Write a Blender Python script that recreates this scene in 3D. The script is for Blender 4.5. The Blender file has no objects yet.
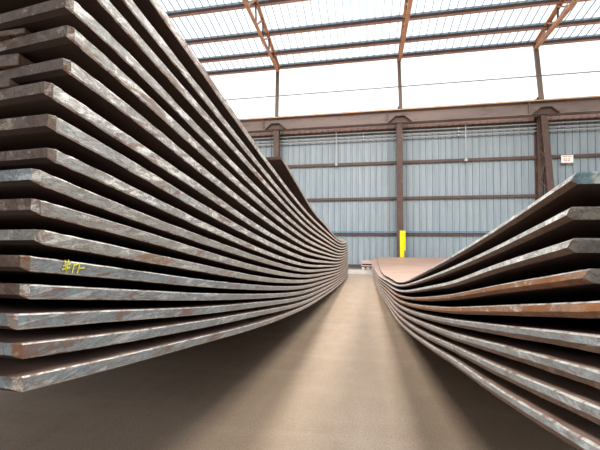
import bpy, math, random
from mathutils import Vector, Matrix
random.seed(7)
S = bpy.context.scene
C = S.collection

# ------------------------------------------------------------------ materials
def new_mat(name):
    m = bpy.data.materials.new(name); m.use_nodes = True
    nt = m.node_tree; nt.nodes.clear()
    out = nt.nodes.new('ShaderNodeOutputMaterial')
    return m, nt, out

def N(nt, t, **kw):
    n = nt.nodes.new(t)
    for k, v in kw.items():
        if k.startswith('i_'):
            n.inputs[k[2:].replace('_', ' ')].default_value = v
        else: setattr(n, k, v)
    return n

def coords(nt, scale, rnd=True):
    """object coordinates, stretched, moved by a random amount per object"""
    tc = N(nt, 'ShaderNodeTexCoord'); mp = N(nt, 'ShaderNodeMapping')
    mp.inputs['Scale'].default_value = scale
    nt.links.new(tc.outputs['Object'], mp.inputs['Vector'])
    if not rnd: return mp.outputs['Vector'], None
    oi = N(nt, 'ShaderNodeObjectInfo')
    mul = N(nt, 'ShaderNodeMath', operation='MULTIPLY'); mul.inputs[1].default_value = 37.0
    nt.links.new(oi.outputs['Random'], mul.inputs[0])
    add = N(nt, 'ShaderNodeVectorMath', operation='ADD')
    nt.links.new(mp.outputs['Vector'], add.inputs[0]); nt.links.new(mul.outputs[0], add.inputs[1])
    return add.outputs[0], oi.outputs['Random']

def noise(nt, vec, scale, detail=6, rough=.6, dist=0):
    n = N(nt, 'ShaderNodeTexNoise')
    n.inputs['Scale'].default_value = scale; n.inputs['Detail'].default_value = detail
    n.inputs['Roughness'].default_value = rough; n.inputs['Distortion'].default_value = dist
    nt.links.new(vec, n.inputs['Vector']); return n.outputs['Fac']

def ramp(nt, fac, stops, interp='LINEAR'):
    r = N(nt, 'ShaderNodeValToRGB'); r.color_ramp.interpolation = interp
    e = r.color_ramp.elements
    while len(e) < len(stops): e.new(.5)
    for q, (p, c) in zip(e, stops):
        q.position = p; q.color = (c[0], c[1], c[2], 1) if hasattr(c, '__len__') else (c, c, c, 1)
    nt.links.new(fac, r.inputs[0]); return r.outputs[0]

def mix(nt, fac, a, b, mode='MIX'):
    m = N(nt, 'ShaderNodeMix', data_type='RGBA', blend_type=mode)
    if hasattr(fac, 'links') or hasattr(fac, 'is_linked'): nt.links.new(fac, m.inputs[0])
    else: m.inputs[0].default_value = fac
    for s, i in ((a, 6), (b, 7)):
        if hasattr(s, 'is_linked'): nt.links.new(s, m.inputs[i])
        else: m.inputs[i].default_value = (*s, 1)
    return m.outputs[2]

def bsdf(nt, out, col, rough=.6, metal=0., bump=None, bstr=.2, spec=.5):
    b = N(nt, 'ShaderNodeBsdfPrincipled')
    if hasattr(col, 'is_linked'): nt.links.new(col, b.inputs['Base Color'])
    else: b.inputs['Base Color'].default_value = (*col, 1)
    if hasattr(rough, 'is_linked'): nt.links.new(rough, b.inputs['Roughness'])
    else: b.inputs['Roughness'].default_value = rough
    b.inputs['Metallic'].default_value = metal
    b.inputs['Specular IOR Level'].default_value = spec
    if bump is not None:
        bp = N(nt, 'ShaderNodeBump'); bp.inputs['Strength'].default_value = bstr
        bp.inputs['Distance'].default_value = .01
        nt.links.new(bump, bp.inputs['Height']); nt.links.new(bp.outputs[0], b.inputs['Normal'])
    nt.links.new(b.outputs[0], out.inputs[0]); return b

def steel_edge(name, base, pale, rust, pale_lo, rust_lo, orange=(.42, .17, .06), oranges=.70, rough=.45, metal=.35, far_warm=.6, st=.75):
    m, nt, out = new_mat(name)
    v, rnd = coords(nt, (1, st, 1.3 if st > .5 else 1.9))
    v2, _ = coords(nt, (1, .12, 3.0))
    n1 = noise(nt, v, 15, 8, .7, .8); n2 = noise(nt, v2, 14, 6, .6)
    n3 = noise(nt, v, 38, 5, .7, .3); n4 = noise(nt, v, 1.6, 3, .5)
    c = mix(nt, ramp(nt, n2, [(.35, 0), (.7, 1)]), base, tuple(x * .72 for x in base))
    c = mix(nt, ramp(nt, n1, [(pale_lo, 0), (pale_lo + .045, 1)]), c, pale)
    c = mix(nt, ramp(nt, n3, [(.50, 0), (.62, .75)]), c, tuple(x * .55 + y * .3 for x, y in zip(rust, base)))
    v3, _ = coords(nt, (1.3, st*.8, 1.5))
    v6, _ = coords(nt, (1, .5, 1)); n6 = noise(nt, v6, 22, 9, .8, 1.5)
    c = mix(nt, ramp(nt, n6, [(.47, 0), (.50, .75), (.53, 0)]), c, tuple(x*.6 for x in rust))
    n5 = noise(nt, v3, 10, 8, .74, 1.0)
    c = mix(nt, ramp(nt, n5, [(rust_lo, 0), (rust_lo + .04, .9)]), c, rust)
    c = mix(nt, ramp(nt, n4, [(oranges, 0), (oranges + .12, .65)]), c, orange)
    # warm reflected sunlight painted in, stronger towards the far half of the plates
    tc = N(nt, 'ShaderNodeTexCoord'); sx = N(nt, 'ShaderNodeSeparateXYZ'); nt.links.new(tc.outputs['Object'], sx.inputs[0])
    mr = N(nt, 'ShaderNodeMapRange'); mr.inputs[1].default_value = .8; mr.inputs[2].default_value = 6.0; mr.inputs[4].default_value = far_warm
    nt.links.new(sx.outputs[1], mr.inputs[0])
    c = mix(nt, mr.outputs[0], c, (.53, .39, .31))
    bsdf(nt, out, c, rough, metal, n3, .35)
    return m

# torch-cut edges of the plates
M_EDGE   = steel_edge('pale mottled cut edge', (.47, .50, .48), (.88, .89, .86), (.25, .14, .10), .49, .55, rough=.42, metal=0, st=.5)  # upper left plates: their stronger light is mixed into this paler colour
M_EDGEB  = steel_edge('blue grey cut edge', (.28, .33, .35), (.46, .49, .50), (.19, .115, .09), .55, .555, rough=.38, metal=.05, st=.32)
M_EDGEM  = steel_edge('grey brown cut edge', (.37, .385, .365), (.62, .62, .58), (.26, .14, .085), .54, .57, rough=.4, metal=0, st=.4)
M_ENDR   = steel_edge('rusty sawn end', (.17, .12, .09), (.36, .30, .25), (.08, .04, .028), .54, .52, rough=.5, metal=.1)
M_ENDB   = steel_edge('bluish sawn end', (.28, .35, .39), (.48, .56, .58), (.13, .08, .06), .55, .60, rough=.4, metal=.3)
M_RLAND  = steel_edge('bright ground edge', (.78, .80, .80), (.93, .94, .92), (.34, .25, .20), .50, .66, rough=.36, metal=0, oranges=.80, far_warm=.35)
M_RLANDG = steel_edge('grey ground edge', (.36, .40, .42), (.52, .55, .57), (.24, .16, .12), .56, .62, rough=.34, metal=.1, oranges=.85, far_warm=.5, st=.4)
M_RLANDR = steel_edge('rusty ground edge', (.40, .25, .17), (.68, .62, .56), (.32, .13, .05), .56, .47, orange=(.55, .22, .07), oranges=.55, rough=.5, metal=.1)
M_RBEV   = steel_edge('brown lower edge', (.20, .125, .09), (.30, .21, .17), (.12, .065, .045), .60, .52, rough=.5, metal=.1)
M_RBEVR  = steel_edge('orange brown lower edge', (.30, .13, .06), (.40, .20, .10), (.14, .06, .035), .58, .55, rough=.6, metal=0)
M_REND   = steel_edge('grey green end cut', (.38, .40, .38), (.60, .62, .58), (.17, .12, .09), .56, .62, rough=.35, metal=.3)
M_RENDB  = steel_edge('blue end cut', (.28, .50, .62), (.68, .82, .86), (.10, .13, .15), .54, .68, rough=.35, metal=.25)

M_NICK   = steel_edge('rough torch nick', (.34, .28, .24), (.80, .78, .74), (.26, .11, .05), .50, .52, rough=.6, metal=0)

def mat_surface():
    m, nt, out = new_mat('brown mill scale surface')
    v, _ = coords(nt, (.25, 1.2, 1)); n = noise(nt, v, 3, 7, .65, .4)
    v2, _ = coords(nt, (.15, 2.5, 1)); n2 = noise(nt, v2, 5, 5, .6)
    c = ramp(nt, n, [(.3, (.20, .115, .09)), (.55, (.30, .19, .15)), (.75, (.40, .28, .23))])
    c = mix(nt, ramp(nt, n2, [(.45, 0), (.7, .5)]), c, (.42, .33, .27))
    bsdf(nt, out, c, ramp(nt, n2, [(.3, .42), (.7, .62)]), 0, n, .1)
    return m
M_TOP = mat_surface()

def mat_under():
    m, nt, out = new_mat('underside in painted shade')
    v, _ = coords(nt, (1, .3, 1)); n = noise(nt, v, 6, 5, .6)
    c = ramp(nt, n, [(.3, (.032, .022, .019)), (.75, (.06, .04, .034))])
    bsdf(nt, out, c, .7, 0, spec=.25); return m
M_UNDER = mat_under()  # near-black colour stands in for the shade in the gaps

def mat_worn_glint():
    m, nt, out = new_mat('worn corner with glint')
    v, _ = coords(nt, (1, 1, 1)); n = noise(nt, v, 30, 5, .7)
    c = ramp(nt, n, [(.38, (.25, .16, .12)), (.5, (.60, .57, .53)), (.7, (.80, .79, .76))])
    bsdf(nt, out, c, .35, .25); return m
M_WORN_GLINT = mat_worn_glint()  # worn metal corners, with the glint along the edge painted in pale

def mat_paint(name, col, var=.25, rough=.55, scale=4, st=(1, 1, 1), rust=None, metal=0., spec=.4):
    m, nt, out = new_mat(name)
    v, _ = coords(nt, st); n = noise(nt, v, scale, 7, .65, .2)
    lo = tuple(x * (1 - var) for x in col); hi = tuple(min(1, x * (1 + var)) for x in col)
    c = ramp(nt, n, [(.3, lo), (.7, hi)])
    if rust:
        n2 = noise(nt, v, scale * 3, 6, .7, .5)
        c = mix(nt, ramp(nt, n2, [(.55, 0), (.65, .8)]), c, rust)
    bsdf(nt, out, c, rough, metal, spec=spec); return m
M_BROWN  = mat_paint('red brown steelwork paint', (.085, .054, .045), .25, .6, 3, rust=(.20, .11, .075))
M_GIRDER = mat_paint('dusty brown girder paint', (.23, .175, .16), .22, .6, 1.2, (.4, 1, 1.5), rust=(.15, .10, .085))
M_POST   = mat_paint('backlit brown post paint', (.19, .135, .11), .2, .6, 3)  # paler than the columns, with the backlit glow painted in
M_GIRT   = mat_paint('brown girt paint', (.10, .066, .055), .2, .65, 3)
M_PURLIN_LIT = mat_paint('lit purlin edge', (.50, .27, .20), .2, .6, 3)  # paler pink for the bottom edge, painting in the light on it
M_ORANGE = mat_paint('orange primer', (.66, .36, .22), .25, .6, 4, rust=(.40, .19, .10))
M_ORNLIP = mat_paint('sunlit orange flange', (.72, .45, .28), .2, .6, 5)  # warm light on the girder ledge painted in as orange
M_PIPE   = mat_paint('galvanised pipe', (.42, .45, .46), .1, .35, 6, metal=.2)
M_BLUEP  = mat_paint('blue pipe paint', (.04, .19, .38), .15, .45, 6)
M_YELLOW = mat_paint('yellow guard paint', (.90, .72, .01), .08, .5, 6)
M_WHITE  = mat_paint('white sign face', (.85, .84, .83), .04, .5, 6)
M_RED    = mat_paint('red sign lettering', (.62, .10, .09), .1, .5, 20)
M_CHALK  = mat_paint('yellow marker', (.95, .85, .08), .1, .8, 60)
M_PINKW  = mat_paint('faded red timber', (.50, .35, .32), .25, .7, 6, (.3, 1, 1))
M_BLOCK  = mat_paint('pale concrete block', (.55, .47, .40), .2, .8, 8)
M_RAIL   = mat_paint('grey window rail', (.45, .45, .46), .1, .5, 6)
M_PANELP = mat_paint('pinkish eave panel', (.80, .64, .60), .12, .6, 3)
M_SHADOW = mat_paint('shade dark channel', (.06, .045, .04), .2, .7, 5)  # near-black colour also stands for the shadows along the wall foot

def mat_siding(name, a, b):
    m, nt, out = new_mat(name)
    v, _ = coords(nt, (3, 1, .25), False); n = noise(nt, v, 2.0, 6, .6)
    v2, _ = coords(nt, (1, 1, .15), False); n2 = noise(nt, v2, 22, 3, .6)
    c = ramp(nt, n, [(.3, a), (.72, b)])
    c = mix(nt, ramp(nt, n2, [(.55, 0), (.75, .35)]), c, tuple(x * .7 for x in a))
    bsdf(nt, out, c, .5, .0, spec=.4); return m
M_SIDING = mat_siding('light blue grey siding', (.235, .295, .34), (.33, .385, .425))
M_RIB    = mat_siding('shaded rib slope', (.105, .155, .185), (.14, .19, .225))  # darker copy of the siding, painting shade onto the rib slopes

def mat_roof(name, col, trans):
    m, nt, out = new_mat(name)
    v, _ = coords(nt, (4, .4, .4), False); n = noise(nt, v, 1.5, 4, .6)
    c = ramp(nt, n, [(.3, tuple(x * .9 for x in col)), (.7, col)])
    tr = N(nt, 'ShaderNodeBsdfTranslucent'); df = N(nt, 'ShaderNodeBsdfDiffuse'); tp = N(nt, 'ShaderNodeBsdfTransparent')
    nt.links.new(c, tr.inputs[0]); nt.links.new(c, df.inputs[0]); nt.links.new(c, tp.inputs[0])
    m1 = N(nt, 'ShaderNodeMixShader'); m1.inputs[0].default_value = .35
    nt.links.new(tr.outputs[0], m1.inputs[1]); nt.links.new(df.outputs[0], m1.inputs[2])
    m2 = N(nt, 'ShaderNodeMixShader'); m2.inputs[0].default_value = trans
    nt.links.new(m1.outputs[0], m2.inputs[1]); nt.links.new(tp.outputs[0], m2.inputs[2])
    nt.links.new(m2.outputs[0], out.inputs[0]); return m
M_ROOF    = mat_roof('translucent roof sheet', (.88, .93, .94), .20)
M_ROOFRIB = mat_roof('shaded roof rib', (.20, .25, .29), .04)  # darker sheet on the rib slopes, standing for the shade of their tilt
M_LAP_SHADE     = mat_roof('blue grey lap with purlin shade', (.28, .33, .38), .12)
M_PANE    = mat_roof('white clerestory sheet', (.98, .98, .97), .80)

def mat_floor():
    m, nt, out = new_mat('worn tan concrete')
    v, _ = coords(nt, (1, .45, 1), False)
    n1 = noise(nt, v, .9, 6, .6, .8); n2 = noise(nt, v, 7, 8, .7); 
    v2, _ = coords(nt, (1, 1, 1), False); n3 = noise(nt, v2, 75, 5, .75)
    v3, _ = coords(nt, (.35, 2.2, 1), False); n4 = noise(nt, v3, 1.6, 5, .6, .4)
    c = ramp(nt, n1, [(.32, (.46, .35, .25)), (.55, (.55, .43, .32)), (.75, (.64, .51, .39))])
    c = mix(nt, ramp(nt, n2, [(.4, 0), (.7, .45)]), c, (.43, .30, .22))
    c = mix(nt, ramp(nt, n4, [(.5, 0), (.72, .5)]), c, (.66, .55, .44))
    c = mix(nt, ramp(nt, n3, [(.36, .75), (.60, 0)]), c, (.27, .19, .14))
    bsdf(nt, out, c, ramp(nt, n2, [(.3, .34), (.7, .52)]), 0, n3, .25, spec=.5); return m
M_FLOOR = mat_floor()
M_KERB = mat_paint('grey concrete kerb', (.46, .42, .38), .1, .7, 4)

# ------------------------------------------------------------------ mesh helpers
class MB:
    def __init__(s): s.v = []; s.f = []; s.m = []
    def add(s, vs, fs, mi=0):
        o = len(s.v); s.v += [tuple(p) for p in vs]
        for f in fs: s.f.append([o + i for i in f]); s.m.append(mi)
    def box(s, a, b, mi=0):
        (x0, y0, z0), (x1, y1, z1) = a, b
        vs = [(x0,y0,z0),(x1,y0,z0),(x1,y1,z0),(x0,y1,z0),(x0,y0,z1),(x1,y0,z1),(x1,y1,z1),(x0,y1,z1)]
        s.add(vs, [(0,3,2,1),(4,5,6,7),(0,1,5,4),(1,2,6,5),(2,3,7,6),(3,0,4,7)], mi)
    def prism(s, poly, p0, p1, up, side, mi=0, ms=None):
        """poly (u along side, v along up) swept from p0 to p1"""
        p0, p1, up, side = map(Vector, (p0, p1, up, side)); n = len(poly)
        vs = [p0 + side*u + up*w for u, w in poly] + [p1 + side*u + up*w for u, w in poly]
        fs = [(i, (i+1) % n, n + (i+1) % n, n + i) for i in range(n)]
        s.add(vs, [tuple(range(n))[::-1], tuple(range(n, 2*n))], mi)
        o = len(s.v) - 2*n
        for i, f in enumerate(fs): s.f.append([o + j for j in f]); s.m.append(ms[i] if ms else mi)
    def bar(s, p0, p1, w, h, mi=0, up=(0,0,1)):
        d = (Vector(p1) - Vector(p0)).normalized(); up = Vector(up)
        side = d.cross(up).normalized(); up = side.cross(d).normalized()
        s.prism([(-w/2,-h/2),(w/2,-h/2),(w/2,h/2),(-w/2,h/2)], p0, p1, up, side, mi)
    def tube(s, p0, p1, r, mi=0, n=10):
        d = (Vector(p1) - Vector(p0)).normalized()
        up = Vector((0,0,1)) if abs(d.z) < .9 else Vector((0,1,0))
        side = d.cross(up).normalized(); up = side.cross(d).normalized()
        s.prism([(r*math.cos(2*math.pi*i/n), r*math.sin(2*math.pi*i/n)) for i in range(n)], p0, p1, up, side, mi)
    def build(s, name, mats, parent=None, origin=None, smooth=False):
        import bmesh
        me = bpy.data.meshes.new(name)
        o3 = Vector(origin) if origin else Vector((0,0,0))
        me.from_pydata([tuple(Vector(p) - o3) for p in s.v], [], s.f)
        for m in (mats if isinstance(mats, (list, tuple)) else [mats]): me.materials.append(m)
        me.polygons.foreach_set('material_index', s.m)
        bm = bmesh.new(); bm.from_mesh(me); bmesh.ops.recalc_face_normals(bm, faces=bm.faces); bm.to_mesh(me); bm.free()
        if smooth: me.polygons.foreach_set('use_smooth', [True]*len(me.polygons))
        me.update()
        o = bpy.data.objects.new(name, me); C.objects.link(o)
        if parent:
            o.parent = parent; o.location = o3 - parent.location
        else: o.location = o3
        return o

def tag(o, label, cat, group=None):
    o['label'] = label; o['category'] = cat
    if group: o['group'] = group
    return o
def struct(o): o['kind'] = 'structure'; return o
def empty(name, loc):
    o = bpy.data.objects.new(name, None); C.objects.link(o); o.location = loc; o.empty_display_size = .2; return o

# ------------------------------------------------------------------ camera
cam = bpy.data.cameras.new('camera'); cam.sensor_width = 36; cam.lens = 340/600*36; cam.clip_end = 500; cam.clip_start = .02
psi = math.atan(64/340); th = math.atan(8/340*math.cos(psi))
co = bpy.data.objects.new('camera', cam); C.objects.link(co)
co.location = (0, 0, 1.6); co.rotation_euler = (math.pi/2 + th, 0, psi)
S.camera = co

# ------------------------------------------------------------------ steel plates
def pchip(pts):
    xs = [p[0] for p in pts]; ys = [p[1] for p in pts]; n = len(xs)
    h = [xs[i+1]-xs[i] for i in range(n-1)]; d = [(ys[i+1]-ys[i])/h[i] for i in range(n-1)]
    m = [0]*n; m[0] = d[0]; m[-1] = d[-1]
    for i in range(1, n-1):
        m[i] = (d[i-1]*h[i] + d[i]*h[i-1])/(h[i-1]+h[i])
    def f(x):
        i = 0
        while i < n-2 and x > xs[i+1]: i += 1
        t = (x-xs[i])/h[i]; t2 = t*t; t3 = t2*t
        return (2*t3-3*t2+1)*ys[i] + (t3-2*t2+t)*h[i]*m[i] + (-2*t3+3*t2)*ys[i+1] + (t3-t2)*h[i]*m[i+1]
    return f

def plate(pts, xe, width, t, side, mats, xoff=None, endskew=0.0, seg=110, bev=.0032, land=.62, inset=.62):
    """one bent steel plate: cross-section swept along the bend profile.
    side=+1: the aisle edge is the right edge at xe, plate runs to -x; side=-1: mirrored, with an undercut bevel.
    mats: [surface, land, lower band, under, end, worn glint]"""
    f = pchip(pts); y0, y1 = pts[0][0], pts[-1][0]
    ys = [y0] + [y0 + .011 + (y1-y0-.011)*((i/(seg-1))**1.7) for i in range(seg)]
    mb = MB()
    rnd = random.Random(int(pts[0][1]*10000))
    if side > 0:
        sec = [(0,-t+bev,1),(0,-bev,5),(-bev,0,0),(-width,0,1),(-width,-t,3),(-bev,-t,5)]   # (x, z, material of the strip starting here)
    else:
        sec = [(bev+.1*t,0,5),(.06*t,-bev,1),(0,-t*land,2),(t*inset,-t,3),(width,-t,1),(width,0,0)]
    n = len(sec); rings = []
    for i, y in enumerate(ys):
        xo = xoff(y) if xoff else 0
        z = f(y)
        ring = []
        for (u, w, _) in sec:
            jit = 0 
            if abs(u) < .03: jit = rnd.uniform(-.0009, .0009)
            if side > 0 and i == 0:
                if abs(u) < .03: u = u - .012 + rnd.uniform(-.002, .002)
                if w < -t*.5: w = w*.74
            # the sawn end is not quite square to the edge
            k = max(0, 1-i/9.0)
            yy = y + endskew*abs(u)*k
            # end weld bevel on the right-hand plates
            if side < 0 and i == 0 and w < -t*.5: yy += t*.5
            ring.append((xe + xo + u + jit, yy, (f(min(yy, y1)) if k > 0 else z) + w + (jit*.5 if abs(u) < .03 else 0)))
        rings.append(ring)
    vs = [p for r in rings for p in r]; mb.add(vs, [], 0)
    for i in range(seg):
        for j in range(n):
            a = i*n+j; b = i*n+(j+1) % n
            mb.f.append([a, b, b+n, a+n]); mb.m.append(6 if (side > 0 and i == 0 and j in (0, 1, 5)) else sec[j][2])
    mb.f.append(list(range(n))); mb.m.append(4)
    mb.f.append([seg*n+j for j in range(n)][::-1]); mb.m.append(4)
    return mb.build('steel_plate', mats, origin=(xe, y0, pts[0][1])), f

LEFT = [
[(0.551, 1.32), (0.762, 1.277), (1.299, 1.175), (1.92, 1.059), (3.506, 0.816), (5.817, 0.547), (10.368, 0.176), (12.6, 0.036)] ,
[(0.55, 1.385), (0.761, 1.341), (1.298, 1.24), (1.919, 1.132), (3.506, 0.871), (5.818, 0.616), (10.371, 0.246), (12.6, 0.115)] ,
[(0.539, 1.445), (0.76, 1.402), (1.297, 1.297), (1.918, 1.188), (3.506, 0.93), (5.819, 0.686), (10.374, 0.316), (12.6, 0.194)] ,
[(0.563, 1.499), (0.759, 1.46), (1.296, 1.354), (1.918, 1.241), (3.506, 0.987), (5.82, 0.755), (10.377, 0.387), (12.6, 0.273)] ,
[(0.562, 1.556), (0.758, 1.518), (1.295, 1.411), (1.917, 1.297), (3.506, 1.045), (5.821, 0.825), (10.38, 0.457), (12.6, 0.352)] ,
[(0.593, 1.608), (0.756, 1.577), (1.295, 1.473), (1.917, 1.355), (3.506, 1.107), (5.822, 0.895), (10.384, 0.527), (12.6, 0.431)] ,
[(0.583, 1.671), (0.755, 1.64), (1.294, 1.534), (1.916, 1.417), (3.506, 1.165), (5.823, 0.965), (10.387, 0.598), (12.6, 0.51)] ,
[(0.582, 1.733), (0.754, 1.696), (1.293, 1.591), (1.915, 1.479), (3.506, 1.227), (5.824, 1.035), (10.39, 0.668), (12.6, 0.589)] ,
[(0.617, 1.785), (0.753, 1.76), (1.292, 1.653), (1.915, 1.537), (3.506, 1.29), (5.825, 1.104), (10.393, 0.739), (12.6, 0.668)] ,
[(0.616, 1.858), (0.752, 1.834), (1.291, 1.726), (1.914, 1.611), (3.506, 1.363), (5.826, 1.175), (10.396, 0.81), (12.6, 0.747)] ,
[(0.607, 1.926), (0.751, 1.9), (1.29, 1.8), (1.913, 1.679), (3.506, 1.441), (5.827, 1.245), (10.4, 0.881), (12.6, 0.826)] ,
[(0.651, 1.999), (0.749, 1.985), (1.289, 1.882), (1.912, 1.767), (3.506, 1.515), (5.828, 1.315), (10.403, 0.951), (12.6, 0.905)] ,
[(0.66, 2.08), (0.748, 2.066), (1.288, 1.965), (1.912, 1.847), (3.506, 1.593), (5.829, 1.385), (10.406, 1.022), (12.6, 0.984)] ,
[(0.656, 2.145), (0.746, 2.134), (1.287, 2.035), (1.911, 1.918), (3.506, 1.667), (5.83, 1.455), (10.409, 1.093), (12.6, 1.063)] ,
[(0.66, 2.238), (1.285, 2.125), (1.91, 2.012), (3.506, 1.751), (5.831, 1.526), (10.412, 1.164), (12.6, 1.142)] ,
[(0.66, 2.319), (1.284, 2.201), (1.909, 2.084), (3.506, 1.824), (5.832, 1.596), (10.415, 1.235), (12.6, 1.221)] ,
[(0.66, 2.426), (1.283, 2.303), (1.908, 2.178), (3.506, 1.914), (5.833, 1.666), (10.419, 1.307), (12.6, 1.3)] ,
]
LLAB = [
 ('bottom plate of the left stack, its brown top face showing, nothing but floor below', M_EDGEB, M_ENDB),
 ('second plate from the bottom of the left stack, bluish grey edge with rusty blotches', M_EDGEB, M_ENDB),
 ('third plate from the bottom of the left stack, grey edge stained reddish brown', M_EDGEB, M_ENDB),
 ('fourth plate from the bottom of the left stack, directly under the yellow marked plate', M_EDGEB, M_ENDR),
 ('left stack plate with yellow #17 written on its edge', M_EDGEB, M_ENDR),
 ('left stack plate directly above the yellow marked one, grey edge with scraped corner', M_EDGEM, M_REND),
 ('second plate above the yellow marked one in the left stack', M_EDGEM, M_ENDR),
 ('third plate above the yellow marked one in the left stack, bluish end face', M_EDGEM, M_ENDB),
 ('fourth plate above the yellow marked one in the left stack, tan edge', M_EDGE, M_ENDR),
 ('fifth plate above the yellow marked one in the left stack, wide pale scuffed edge', M_EDGE, M_ENDR),
 ('sixth plate above the yellow marked one, lowest spacer bar lying on it', M_EDGE, M_ENDR),
 ('seventh plate above the yellow marked one, thick middle spacer bar lying on it', M_EDGE, M_ENDR),
 ('eighth plate above the yellow marked one, thin uppermost spacer bar lying on it', M_EDGE, M_ENDR),
 ('left stack plate whose near corner just touches the top of the picture', M_EDGE, M_ENDR),
 ('reddish mottled plate, third from the top of the full length left stack plates', M_EDGE, M_ENDR),
 ('pale greenish grey plate, second from the top of the full length left stack plates', M_EDGE, M_ENDR),
 ('topmost full length plate of the left stack, seen against the bright roof', M_EDGE, M_ENDR),
]
TL = [.031,.031,.031,.030,.031,.031,.0315,.031,.029,.034,.033,.033,.035,.033,.034,.035,.034]
XA, XB = -.66, .34
lf = []
for k, pts in enumerate(LEFT):
    pts = [list(p) for p in pts]
    u = k/16; pts[-2][1] -= .14*u*(1-u)
    pts[-3][1] = pts[-4][1] - .415*(pts[-4][1] - pts[-2][1])
    lab, me, mend = LLAB[k]
    o, f = plate(pts, XA, 4.4, TL[k], 1, [M_TOP, me, me, M_UNDER, mend, M_WORN_GLINT, M_NICK], endskew=(.06 if k < 10 else .10),
                 xoff=(lambda y: .10*(max(0, y-5)/7.6)**2 - (.04*max(0, (y-8)/4.6) if k == 16 else 0)))
    tag(o, lab, 'steel plate', 'long bent steel plates of the left stack'); lf.append((o, f))
SHORT = [(2.724, 2.232), (3.782, 2.028), (4.18, 1.952), (5.8, 1.765), (7.135, 1.625), (8.803, 1.475), (10.4, 1.385), (12.3, 1.36)]
o, f = plate(SHORT, XA, 4.4, .03, 1, [M_TOP, M_EDGEM, M_EDGEM, M_UNDER, M_ENDR, M_WORN_GLINT, M_NICK], xoff=lambda y: -.05*max(0, (y-6)/6))
tag(o, 'shorter plate on top of the left stack, dark end sticking up before the blue wall', 'steel plate')

# the yellow #17 on the edge of the fifth plate
ch = MB()
strokes = [[(0.6526, 1.5374), (0.6562, 1.5111)], [(0.6621, 1.5376), (0.6556, 1.5099)], [(0.6477, 1.525), (0.6676, 1.528)],
 [(0.6448, 1.5177), (0.6656, 1.5191)], [(0.6785, 1.5279), (0.6712, 1.5066)], [(0.6781, 1.5234), (0.6931, 1.5266)],
 [(0.6931, 1.5266), (0.6856, 1.504)], [(0.6888, 1.5149), (0.7073, 1.5148)]]
for i, ((ya, za), (yb, zb)) in enumerate(strokes):
    ch.bar((XA+.0016, ya, za+.0015), (XA+.0016, yb, zb+.0015), .0023, .0014, up=(1,0,0))
p5 = lf[4][0]
c5 = ch.build('painted_number', M_CHALK, parent=p5, origin=(XA, .65, 1.52))
c5['label'] = 'yellow hand written #17'

# rusty spacer bars lying on three plates of the left stack, near the cut ends
def spacer(k, xr, h, lab):
    f = lf[k][1]; mb = MB(); y0 = LEFT[k][0][0] + .010; y1 = y0 + .12
    v = []
    for y in (y0, y1):
        for x in (xr, xr-.55):
            v.append((x, y, f(y)+.002)); v.append((x, y, f(y)+h))
    # 0,1 near right lo/hi; 2,3 near left; 4,5 far right; 6,7 far left
    mb.add(v, [(0,1,3,2),(4,6,7,5),(0,4,5,1),(2,3,7,6),(1,5,7,3),(0,2,6,4)], 0)
    o = mb.build('spacer_bar', [M_ENDR], origin=(xr, y0, f(y0)))
    bv = o.modifiers.new('b', 'BEVEL'); bv.width = .0015; bv.segments = 2
    tag(o, lab, 'spacer bar', 'rusty spacer bars between the left plates')
spacer(12, -.80, .015, 'thin rusty spacer bar, uppermost of three, just under the plate touching the picture top')
spacer(11, -.805, .030, 'thick rusty spacer bar in the middle of three between the left plates')
spacer(10, -.775, .020, 'rusty spacer bar, lowest of three at the left edge of the picture')

RIGHT = [
[(0.631, 1.7), (0.944, 1.623), (1.46, 1.507), (1.887, 1.418), (3.422, 1.131), (5.6, 0.904), (7.8, 0.693), (11.0, 0.522), (13.4, 0.478), (15.2, 0.566)] ,
[(0.647, 1.644), (0.945, 1.574), (1.462, 1.462), (1.889, 1.376), (3.424, 1.097), (5.6, 0.854), (7.8, 0.642), (11.0, 0.47), (13.4, 0.426), (15.2, 0.514)] ,
[(0.643, 1.591), (0.947, 1.526), (1.464, 1.406), (1.891, 1.323), (3.428, 1.047), (5.6, 0.803), (7.8, 0.591), (11.0, 0.419), (13.4, 0.374), (15.2, 0.462)] ,
[(0.603, 1.545), (0.949, 1.47), (1.467, 1.353), (1.894, 1.265), (3.431, 0.993), (5.6, 0.752), (7.8, 0.54), (11.0, 0.367), (13.4, 0.322), (15.2, 0.41)] ,
[(0.5, 1.518), (0.574, 1.501), (0.951, 1.416), (1.469, 1.301), (1.896, 1.215), (3.434, 0.944), (5.6, 0.702), (7.8, 0.489), (11.0, 0.316), (13.4, 0.27), (15.2, 0.358)] ,
[(0.5, 1.465), (0.576, 1.449), (0.953, 1.365), (1.471, 1.252), (1.899, 1.164), (3.437, 0.894), (5.6, 0.651), (7.8, 0.438), (11.0, 0.265), (13.4, 0.218), (15.2, 0.306)] ,
[(0.5, 1.412), (0.577, 1.396), (0.954, 1.314), (1.473, 1.199), (1.901, 1.114), (3.441, 0.839), (5.6, 0.601), (7.8, 0.387), (11.0, 0.213), (13.4, 0.166), (15.2, 0.254)] ,
[(0.5, 1.36), (0.579, 1.342), (0.956, 1.257), (1.475, 1.15), (1.904, 1.058), (3.444, 0.786), (5.6, 0.55), (7.8, 0.336), (11.0, 0.162), (13.4, 0.114), (15.2, 0.202)] ,
[(0.5, 1.302), (0.581, 1.283), (0.958, 1.198), (1.477, 1.097), (1.906, 1.008), (3.448, 0.731), (5.6, 0.5), (7.8, 0.285), (11.0, 0.11), (13.4, 0.064), (15.2, 0.15)] ,
]
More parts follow.
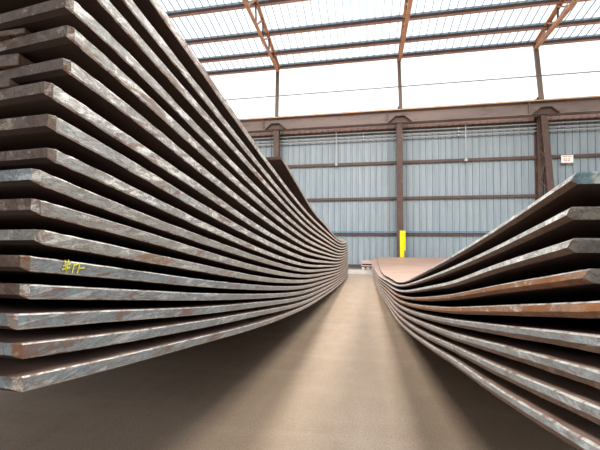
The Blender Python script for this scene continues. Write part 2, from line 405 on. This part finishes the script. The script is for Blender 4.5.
RLAB = [
 ('top plate of the right stack, blue tinted end, edge bright against the wall', M_RLAND, M_RBEV, M_RENDB),
 ('second plate from the top of the right stack, grey green end, whitish upper edge', M_RLAND, M_RBEV, M_REND),
 ('third plate from the top of the right stack, plain grey end', M_RLAND, M_RBEV, M_REND),
 ('orange rusted fourth plate from the top of the right stack, end near picture edge', M_RLANDR, M_RBEVR, M_REND),
 ('fifth plate from the top of the right stack, rusty orange where it leaves the picture', M_RLANDR, M_RBEVR, M_REND),
 ('sixth plate from the top of the right stack, grey upper edge, brown below', M_RLANDG, M_RBEV, M_REND),
 ('seventh plate from the top of the right stack, third from its bottom', M_RLANDG, M_RBEV, M_REND),
 ('second plate from the bottom of the right stack, shiny ridged grey edge', M_RLANDG, M_RBEV, M_REND),
 ('bottom plate of the right stack, bluish grey edge over the shaded floor', M_RLANDG, M_RBEV, M_REND),
]
TR = [.017,.0195,.022,.0225,.026,.0265,.027,.0265,.025]
for k, pts in enumerate(RIGHT):
    pts = pts[:-2] + [(13.1, pts[-2][1]), (14.6, pts[-1][1]+.03)]
    lab, ml, mbv, mend = RLAB[k]
    xo = (lambda y: .22*(max(0, y-2.0)/12.6)**1.3) if k == 0 else (lambda y: -.035*max(0, (y-6)/8.6))
    o, f = plate(pts, XB, 4.4, TR[k], -1, [M_TOP, ml, mbv, M_UNDER, mend, M_WORN_GLINT], xoff=xo, land=.62 if k < 5 else .60, inset=(.62, .62, .62, .62, .4, .15, .12, .12, .12)[k])
    tag(o, lab, 'steel plate', 'bent steel plates of the right stack')

# ------------------------------------------------------------------ floor, kerb
mb = MB(); mb.box((-22, -5, -.2), (22, 16.2, 0)); struct(mb.build('floor', M_FLOOR))
mb = MB(); mb.box((-22, 13.15, 0), (22, 15.45, .03)); struct(mb.build('trim_1', M_KERB))

# ------------------------------------------------------------------ back wall: corrugated siding
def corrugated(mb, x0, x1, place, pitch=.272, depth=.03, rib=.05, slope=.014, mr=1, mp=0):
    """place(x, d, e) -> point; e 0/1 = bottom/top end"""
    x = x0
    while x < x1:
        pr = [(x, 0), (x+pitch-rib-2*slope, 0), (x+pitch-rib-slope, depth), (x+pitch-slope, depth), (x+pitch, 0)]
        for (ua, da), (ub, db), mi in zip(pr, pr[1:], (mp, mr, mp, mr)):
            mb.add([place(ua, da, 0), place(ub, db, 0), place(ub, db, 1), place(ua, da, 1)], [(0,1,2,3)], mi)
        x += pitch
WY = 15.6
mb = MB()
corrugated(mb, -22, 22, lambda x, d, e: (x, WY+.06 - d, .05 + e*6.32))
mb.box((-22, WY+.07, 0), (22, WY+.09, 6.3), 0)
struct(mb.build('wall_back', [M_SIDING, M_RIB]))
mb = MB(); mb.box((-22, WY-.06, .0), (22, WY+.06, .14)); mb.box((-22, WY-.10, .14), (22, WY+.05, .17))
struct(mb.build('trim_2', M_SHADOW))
mb = MB(); x = -22
while x < 22:
    mb.box((x, WY+.02, 6.28), (x+.25, WY+.06, 6.62)); x += .272
mb.box((-22, WY+.05, 6.2), (22, WY+.09, 6.64))
struct(mb.build('trim_3', M_PANELP))

COLX = [-15.1, -9.55, -4.0, 1.55, 7.04, 12.6]
WHERE = ['far left', 'left', 'behind the left stack', 'middle', 'right', 'far right']
# girts: horizontal rails on the wall
for z, h, nm in ((6.17, .12, 'top brown wall rail, right below the crane girder and pipes'), (4.73, .12, 'brown wall rail running behind the small sign'),
              (3.14, .11, 'brown wall rail halfway between the sign and the blue pipe'), (1.55, .09, 'lowest brown wall rail, just below the blue pipe')):
    mb = MB()
    mb.prism([(-.06,-h/2),(.0,-h/2),(.0,-h/2+.015),(-.045,-h/2+.015),(-.045,h/2-.015),(.0,h/2-.015),(0,h/2),(-.06,h/2)], (-22, WY+.02, z), (22, WY+.02, z), (0,0,1), (0,1,0))
    tag(mb.build('wall_girt', M_GIRT), nm, 'wall rail', 'horizontal rails on the back wall')
# wall columns and crane columns
HAUNCH = []; HO = []
for i, X in enumerate(COLX):
    if 0 < i < 5:
        w = .15
        mb = MB(); yy = WY-.14
        for dy in (-.12, .12): mb.box((X-w/2, yy+dy-.012, 0), (X+w/2, yy+dy+.012, 7.15))
        mb.box((X-.008, yy-.12, 0), (X+.008, yy+.12, 7.15))
        lab = {1: 'brown wall column far left, hidden behind the left stack', 2: 'brown wall column behind the short raised plate', 3: 'brown wall column behind the post with the yellow guard',
               4: 'upright brown wall column left of the leaning column near the sign'}[i]
        o = mb.build('wall_column', M_BROWN, origin=(X, yy, 0)); tag(o, lab, 'column', 'wall columns')
        # leaning crane column, with haunch plate under the girder
        e = empty('crane_column', (X+.05, 15.15, 0))
        lab = {1: 'crane column farthest left, hidden behind the left stack', 2: 'brown crane column rising behind the short raised plate of the left stack', 3: 'central brown crane column with yellow guard at its foot',
               4: 'leaning brown crane column left of the small white sign'}[i]
        tag(e, lab, 'column', 'crane columns under the girder')
        cx = X + (-.03 if i == 3 else .05)
        top = Vector((cx, 15.15, 6.32)); bot = Vector((cx+(.42 if i == 4 else 0), 15.15, 0.03))
        mb = MB()
        d = (top-bot).normalized(); side = Vector((1,0,0)); up = side.cross(d).normalized()
        W2, D2 = .125, .10
        for s in (-1, 1):
            mb.prism([(-W2, s*D2-.013), (W2, s*D2-.013), (W2, s*D2+.013), (-W2, s*D2+.013)], bot, top, up, side)
        mb.prism([(-.01, -D2), (.01, -D2), (.01, D2), (-.01, D2)], bot, top, up, side)
        mb.build('shaft', M_BROWN, parent=e, origin=tuple(bot))
        mb = MB(); xc = cx
        mb.prism([(-.46,.0),(.46,.0),(.18,.25),(-.18,.25)], (xc, 14.97, 6.33), (xc, 14.99, 6.33), (0,0,1), (1,0,0))
        for (xa, za, xb, zb) in ((-.18,.25,.18,.25), (-.48,-.01,-.18,.25), (.18,.25,.48,-.01)):
            mb.bar((xc+xa, 14.92, 6.33+za), (xc+xb, 14.92, 6.33+zb), .14, .025, up=(0,0,1))
        HAUNCH.append(mb); HO.append((xc, 14.95, 6.33)); 
        # lacing between crane column and wall column
        mb = MB()
        def onshaft(z): return bot + (top-bot)*((z-.03)/6.29)
        zz = [5.9, 5.0, 4.6, 3.7, 3.3, 2.4, 2.0, 1.1]
        for q in range(len(zz)-1):
            p = onshaft(zz[q]) if q % 2 == 0 else Vector((X, WY-.27, zz[q])); r = Vector((X, WY-.27, zz[q+1])) if q % 2 == 0 else onshaft(zz[q+1])
            if q % 2 == 0 or True: mb.bar(p, r, .05, .05)
        mb.build('lacing', M_BROWN, parent=e, origin=(X, 15.25, 1))
        # upper post carrying the roof
        pt = Vector((X+.0, 15.55, 9.42)); pb = Vector((X+.04, 15.22, 6.93))
        mb = MB(); mb.bar(pb, pt, .13, .12, up=(0,1,0)); mb.bar(pb+Vector((0,-.075,0)), pt+Vector((0,-.075,0)), .15, .018, up=(0,1,0))
        lab = {1: 'slim upper post at the far left of the white window band', 2: 'slim upper post under the left orange roof truss', 3: 'slim upper post under the middle orange roof truss',
               4: 'leaning upper post under the right orange roof truss'}[i]
        o = mb.build('upper_post', M_POST, origin=tuple(pb)); tag(o, lab, 'post', 'posts in the window band')

# yellow guard at the middle crane column
mb = MB()
def ly(z): return 15.04
z0, z1 = .03, 1.69
def guard_box(xa, xb, za, zb, d0, d1):
    vs = []
    for z in (za, zb):
        for (x, d) in ((xa,d0),(xb,d0),(xb,d1),(xa,d1)): vs.append((x, ly(z)+d, z))
    mb.add(vs, [(0,3,2,1),(4,5,6,7),(0,1,5,4),(1,2,6,5),(2,3,7,6),(3,0,4,7)])
guard_box(1.50, 1.64, z0, z1, -.012, 0)
guard_box(1.64, 1.66, z0, z1, -.09, 0)
guard_box(1.66, 1.73, .85, z1, -.012, .0)
tag(mb.build('column_guard', M_YELLOW, origin=(1.63, ly(0), 0)), 'bright yellow steel guard on the foot of the central column', 'guard')

# crane girder
mb = MB(); G = 15.15
b0, b1 = 6.33, 6.90
prof = [(-.18, b0), (.18, b0), (.18, b0+.03), (.012, b0+.03), (.012, b1-.03), (.18, b1-.03), (.18, b1), (-.18, b1), (-.18, b1-.03), (-.012, b1-.03), (-.012, b0+.03), (-.18, b0+.03)]
mb.prism(prof, (-22, G, 0), (22, G, 0), (0,0,1), (0,1,0))
x = -21.2
while x < 22:
    mb.box((x-.008, G-.15, b0+.03), (x+.008, G-.012, b1-.03)); x += 5.55
e = empty('crane_girder', (0, G, b0)); tag(e, 'long dusty brown crane girder spanning the whole wall below the white windows', 'girder')
mb.build('beam', M_GIRDER, parent=e, origin=(0, G, b0))
for hm, ho in zip(HAUNCH, HO): hm.build('haunch_bracket', M_BROWN, parent=e, origin=ho)
mb = MB(); mb.box((-22, G-.20, b1), (22, G+.20, b1+.012)); mb.box((-22, G-.20, b1-.035), (22, G-.185, b1+.012))
c = mb.build('top_flange', M_ORNLIP, parent=e, origin=(0, G, b1)); c['label'] = 'pale orange sunlit top lip'

# clerestory: white translucent glazing, with mid rail
bays = [-22] + COLX + [22]
for i in range(len(bays)-1):
    mb = MB(); mb.box((bays[i], 15.66, 6.64), (bays[i+1], 15.665, 9.56))
    o = struct(mb.build('window_%d' % (i+1), M_PANE))
    mb = MB(); mb.box((bays[i], 15.60, 8.12), (bays[i+1], 15.65, 8.16)); mb.build('mid_rail', M_RAIL, parent=o)

# ------------------------------------------------------------------ roof
RS = .25
def rz(y): return 9.55 + RS*(15.6-y)
PUR = [15.58, 14.72, 13.63, 12.25, 11.05, 9.8]
PL = ['roof purlin along the top of the white window band', 'second roof purlin up from the white window band', 'third roof purlin up from the white window band',
      'fourth roof purlin from the white window band, topmost at the upper left', 'fifth roof purlin, right at the upper left corner of the roof', 'sixth roof purlin above the picture edge']
for i, y in enumerate(PUR[:5]):
    z = rz(y); mb = MB()
    mb.prism([(-.035,-.115),(.035,-.115),(.035,-.10),(-.025,-.10),(-.025,-.015),(.04,-.015),(.04,0),(-.04,0)], (-22, y, z), (22, y, z), (0,0,1), (0,1,0), 0)
    mb.box((-22, y-.045, z-.155), (22, y+.04, z-.115), 1)
    # cleats and bolts along the purlin
    x = -21.9
    o = mb.build('roof_purlin', [M_GIRT, M_PURLIN_LIT], origin=(0, y, z)); tag(o, PL[i], 'roof beam', 'roof purlins')
mb = MB()
def rp(x, d, e): 
    y = 15.64 if e == 0 else -1.0
    return (x, y, rz(y)+.03+d)
corrugated(mb, -22, 22, rp, pitch=.30, depth=.045, rib=.03, slope=.022)
# lap strips where sheets overlap, colour darkened for the shade by each purlin
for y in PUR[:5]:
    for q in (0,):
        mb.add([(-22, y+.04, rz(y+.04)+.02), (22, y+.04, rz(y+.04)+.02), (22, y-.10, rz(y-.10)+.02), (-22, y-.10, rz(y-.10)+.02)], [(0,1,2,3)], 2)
o = struct(mb.build('ceiling', [M_ROOF, M_ROOFRIB, M_LAP_SHADE]))
mb = MB()  # unseen opaque roof behind the camera, added to darken the near end
corrugated(mb, -22, 22, lambda x, d, e: (x, -1.0 if e == 0 else -16.0, (rz(-1.0) if e == 0 else rz(-1.0)-1.5)+.03+d), pitch=.30, depth=.045, rib=.03, slope=.02)
struct(mb.build('ceiling', [M_SIDING, M_RIB]))

TL_LAB = {2: 'left orange lattice roof truss, sloping in from the top of the picture', 3: 'middle orange lattice roof truss above the central column', 4: 'right orange lattice roof truss with oval gaps, above the leaning post'}
for i in (2, 3, 4):
    X = COLX[i] + (.04 if i != 4 else .0)
    e = empty('roof_truss', (X, 15.5, 9.2)); tag(e, TL_LAB[i], 'roof truss', 'orange roof trusses')
    bz = lambda y: 9.22 + .06*(15.5-y)
    tz = lambda y: rz(y) - .06
    mb = MB(); mb.bar((X, 15.5, bz(15.5)), (X, 7, bz(7)), .13, .03); mb.bar((X-.055, 15.5, bz(15.5)+.05), (X-.075, 7, bz(7)+.05), .015, .13)
    mb.build('bottom_chord', M_ORANGE, parent=e, origin=(X, 15.5, 9.2))
    mb = MB(); mb.bar((X, 15.5, tz(15.5)), (X, 7, tz(7)), .15, .035); mb.bar((X+.06, 15.5, tz(15.5)-.05), (X+.06, 7, tz(7)-.05), .015, .10)
    mb.build('top_chord', M_ORANGE, parent=e, origin=(X, 15.5, 9.4))
    # gusset at the heel
    mb = MB(); mb.add([(X-.01,15.5,bz(15.5)-.05),(X-.01,14.75,bz(14.75)),(X-.01,14.75,tz(14.75)),(X-.01,15.5,tz(15.5)),(X+.01,15.5,bz(15.5)-.05),(X+.01,14.75,bz(14.75)),(X+.01,14.75,tz(14.75)),(X+.01,15.5,tz(15.5))],
        [(0,1,2,3),(4,7,6,5),(0,4,5,1),(1,5,6,2),(2,6,7,3),(3,7,4,0)])
    mb.build('gusset_plate', M_ORANGE, parent=e, origin=(X, 15.2, 9.2))
    ys = [14.6, 13.9, 13.0, 12.1, 11.1, 10.1, 9.0]
    for q in range(len(ys)-1):
        ya, yb = ys[q], ys[q+1]
        mb = MB(); mb.bar((X, ya, bz(ya)), (X, ya-.06, tz(ya)), .05, .05, up=(1,0,0)); mb.build('vertical_web', M_BROWN, parent=e, origin=(X, ya, bz(ya)))
        mb = MB(); mb.bar((X, ya-.05, tz(ya)), (X, yb, bz(yb)), .06, .07, up=(1,0,0)); mb.build('diagonal_web', M_ORANGE, parent=e, origin=(X, ya, tz(ya)))

# ------------------------------------------------------------------ pipes, sign
for z, r, lab in ((6.10, .026, 'highest of three pale pipes running along the wall under the girder'), (5.94, .028, 'middle of three pale pipes running along the wall under the girder'),
               (5.80, .030, 'lowest of three pale pipes running along the wall under the girder')):
    mb = MB(); mb.tube((-22, WY-.10, z), (22, WY-.10, z), r)
    for X in range(-20, 21, 4): mb.box((X-.02, WY-.13, z-.035), (X+.02, WY+.03, z+.035))
    tag(mb.build('wall_pipe', M_PIPE), lab, 'pipe', 'pale pipes along the wall')
for x, lab in ((-1.225, 'thin pale drop pipe on the wall between the left stack and the central column'), (4.28, 'thin pale drop pipe on the wall right of the central column')):
    mb = MB(); mb.tube((x, WY-.14, 6.3), (x, WY-.14, 4.70), .020)
    mb.box((x-.05, WY-.18, 4.66), (x+.05, WY-.04, 4.76))
    tag(mb.build('drop_pipe', M_PIPE, origin=(x, WY-.14, 4.7)), lab, 'pipe', 'drop pipes')
mb = MB(); mb.tube((-22, WY-.09, 1.645), (22, WY-.09, 1.645), .024)
tag(mb.build('air_pipe', M_BLUEP), 'thin blue pipe along the wall on top of the lowest rail', 'pipe')

e = empty('wall_sign', (8.10, WY-.12, 4.45)); tag(e, 'small white sign with red lettering on the wall right of the leaning column', 'sign')
mb = MB(); mb.box((7.885, WY-.12, 4.44), (8.325, WY-.105, 4.755)); mb.build('sign_board', M_WHITE, parent=e, origin=(8.1, WY-.11, 4.6))
mb = MB()
def dig(nm):
    global mb
    mb.build(nm, M_RED, parent=e, origin=(8.1, WY-.12, 4.6)); mb = MB()
def seg(x0, z0, x1, z1, w=.016): mb.bar((x0, WY-.123, z0), (x1, WY-.123, z1), w, .004, up=(0,1,0))
# a line of small red capitals too small to read, and a larger number below
lx = 7.955
for q, wd in enumerate((.03, .025, .03, .025, .0, .03, .03, .025, .03)):
    if wd: seg(lx, 4.70, lx+wd, 4.70, .022); seg(lx, 4.68, lx+.004, 4.72, .008)
    lx += wd + .010 if wd else .02
    if not wd: dig('word')
dig('word')
def arc(cx, cz, r, a0, a1, w=.018, n=10):
    P = [(cx + r*math.cos(math.radians(a0+(a1-a0)*i/n)), cz + r*math.sin(math.radians(a0+(a1-a0)*i/n))) for i in range(n+1)]
    for (p, q) in zip(P, P[1:]): seg(p[0], p[1], q[0], q[1], w)
arc(8.045, 4.565, .052, 50, 330); seg(8.09, 4.535, 8.09, 4.565); seg(8.06, 4.565, 8.09, 4.565)
dig('digit')
arc(8.165, 4.590, .034, 160, -30); seg(8.195, 4.573, 8.13, 4.515); seg(8.13, 4.515, 8.205, 4.515)
dig('digit')

# ------------------------------------------------------------------ small pile of boards at the end of the aisle
def lumber(x0, x1, y0, z0, z1, m, lab, nm='timber_board', d=.35):
    mb = MB(); mb.box((x0, y0, z0), (x1, y0+d, z1))
    o = mb.build(nm, m, origin=((x0+x1)/2, y0, z0)); b = o.modifiers.new('b', 'BEVEL'); b.width = .008; b.segments = 2
    return o
for (xa, xb, lab) in ((-.10, .02, 'left pale block under the boards at the end of the aisle'), (.10, .22, 'right pale block under the boards at the end of the aisle')):
    tag(lumber(xa, xb, 14.8, .03, .13, M_BLOCK, '', 'support_block'), lab, 'block', 'blocks under the boards')
tag(lumber(-.75, .30, 14.82, .13, .165, M_SHADOW, ''), 'dark board lowest in the little pile at the end of the aisle', 'board')
tag(lumber(-.13, .32, 14.80, .166, .215, M_PINKW, ''), 'lower faded red board of the pile at the end of the aisle', 'board')
tag(lumber(-.09, .30, 14.90, .216, .274, M_SHADOW, ''), 'short dark board between the two faded red boards at the aisle end', 'board')
tag(lumber(-.13, .32, 14.84, .275, .40, M_PINKW, ''), 'thick upper faded red board of the pile at the end of the aisle', 'board')

# ------------------------------------------------------------------ light
w = bpy.data.worlds.new('World'); S.world = w; w.use_nodes = True
nt = w.node_tree; nt.nodes.clear()
out = nt.nodes.new('ShaderNodeOutputWorld'); bg = nt.nodes.new('ShaderNodeBackground')
tc = nt.nodes.new('ShaderNodeTexCoord'); sp = nt.nodes.new('ShaderNodeSeparateXYZ')
nt.links.new(tc.outputs['Generated'], sp.inputs[0])
r = nt.nodes.new('ShaderNodeValToRGB')
r.color_ramp.elements[0].position = 0.20; r.color_ramp.elements[0].color = (.07, .065, .06, 1)
r.color_ramp.elements[1].position = .285; r.color_ramp.elements[1].color = (.95, .975, 1, 1)
nt.links.new(sp.outputs[2], r.inputs[0]); nt.links.new(r.outputs[0], bg.inputs[0])
bg.inputs[1].default_value = 2.2
nt.links.new(bg.outputs[0], out.inputs[0])

# added area lights, out of view under the trusses, brightening plates and floor
for (lx_, ly_, pw, sx_) in ((.1, 7.4, 640, 2.2), (5.6, 6.4, 900, 3.0), (-4.9, 6.2, 1150, 3.0)):
    L = bpy.data.lights.new('added_area_light', 'AREA'); L.shape = 'RECTANGLE'; L.size = sx_; L.size_y = 6.8; L.energy = pw; L.color = (1, .95, .88)
    lo = bpy.data.objects.new('added_area_light', L); C.objects.link(lo); lo.location = (lx_, ly_, 9.0)
S.view_settings.view_transform = 'Standard'
S.view_settings.look = 'None'
S.view_settings.exposure = 0.3
S.view_settings.gamma = 1.0
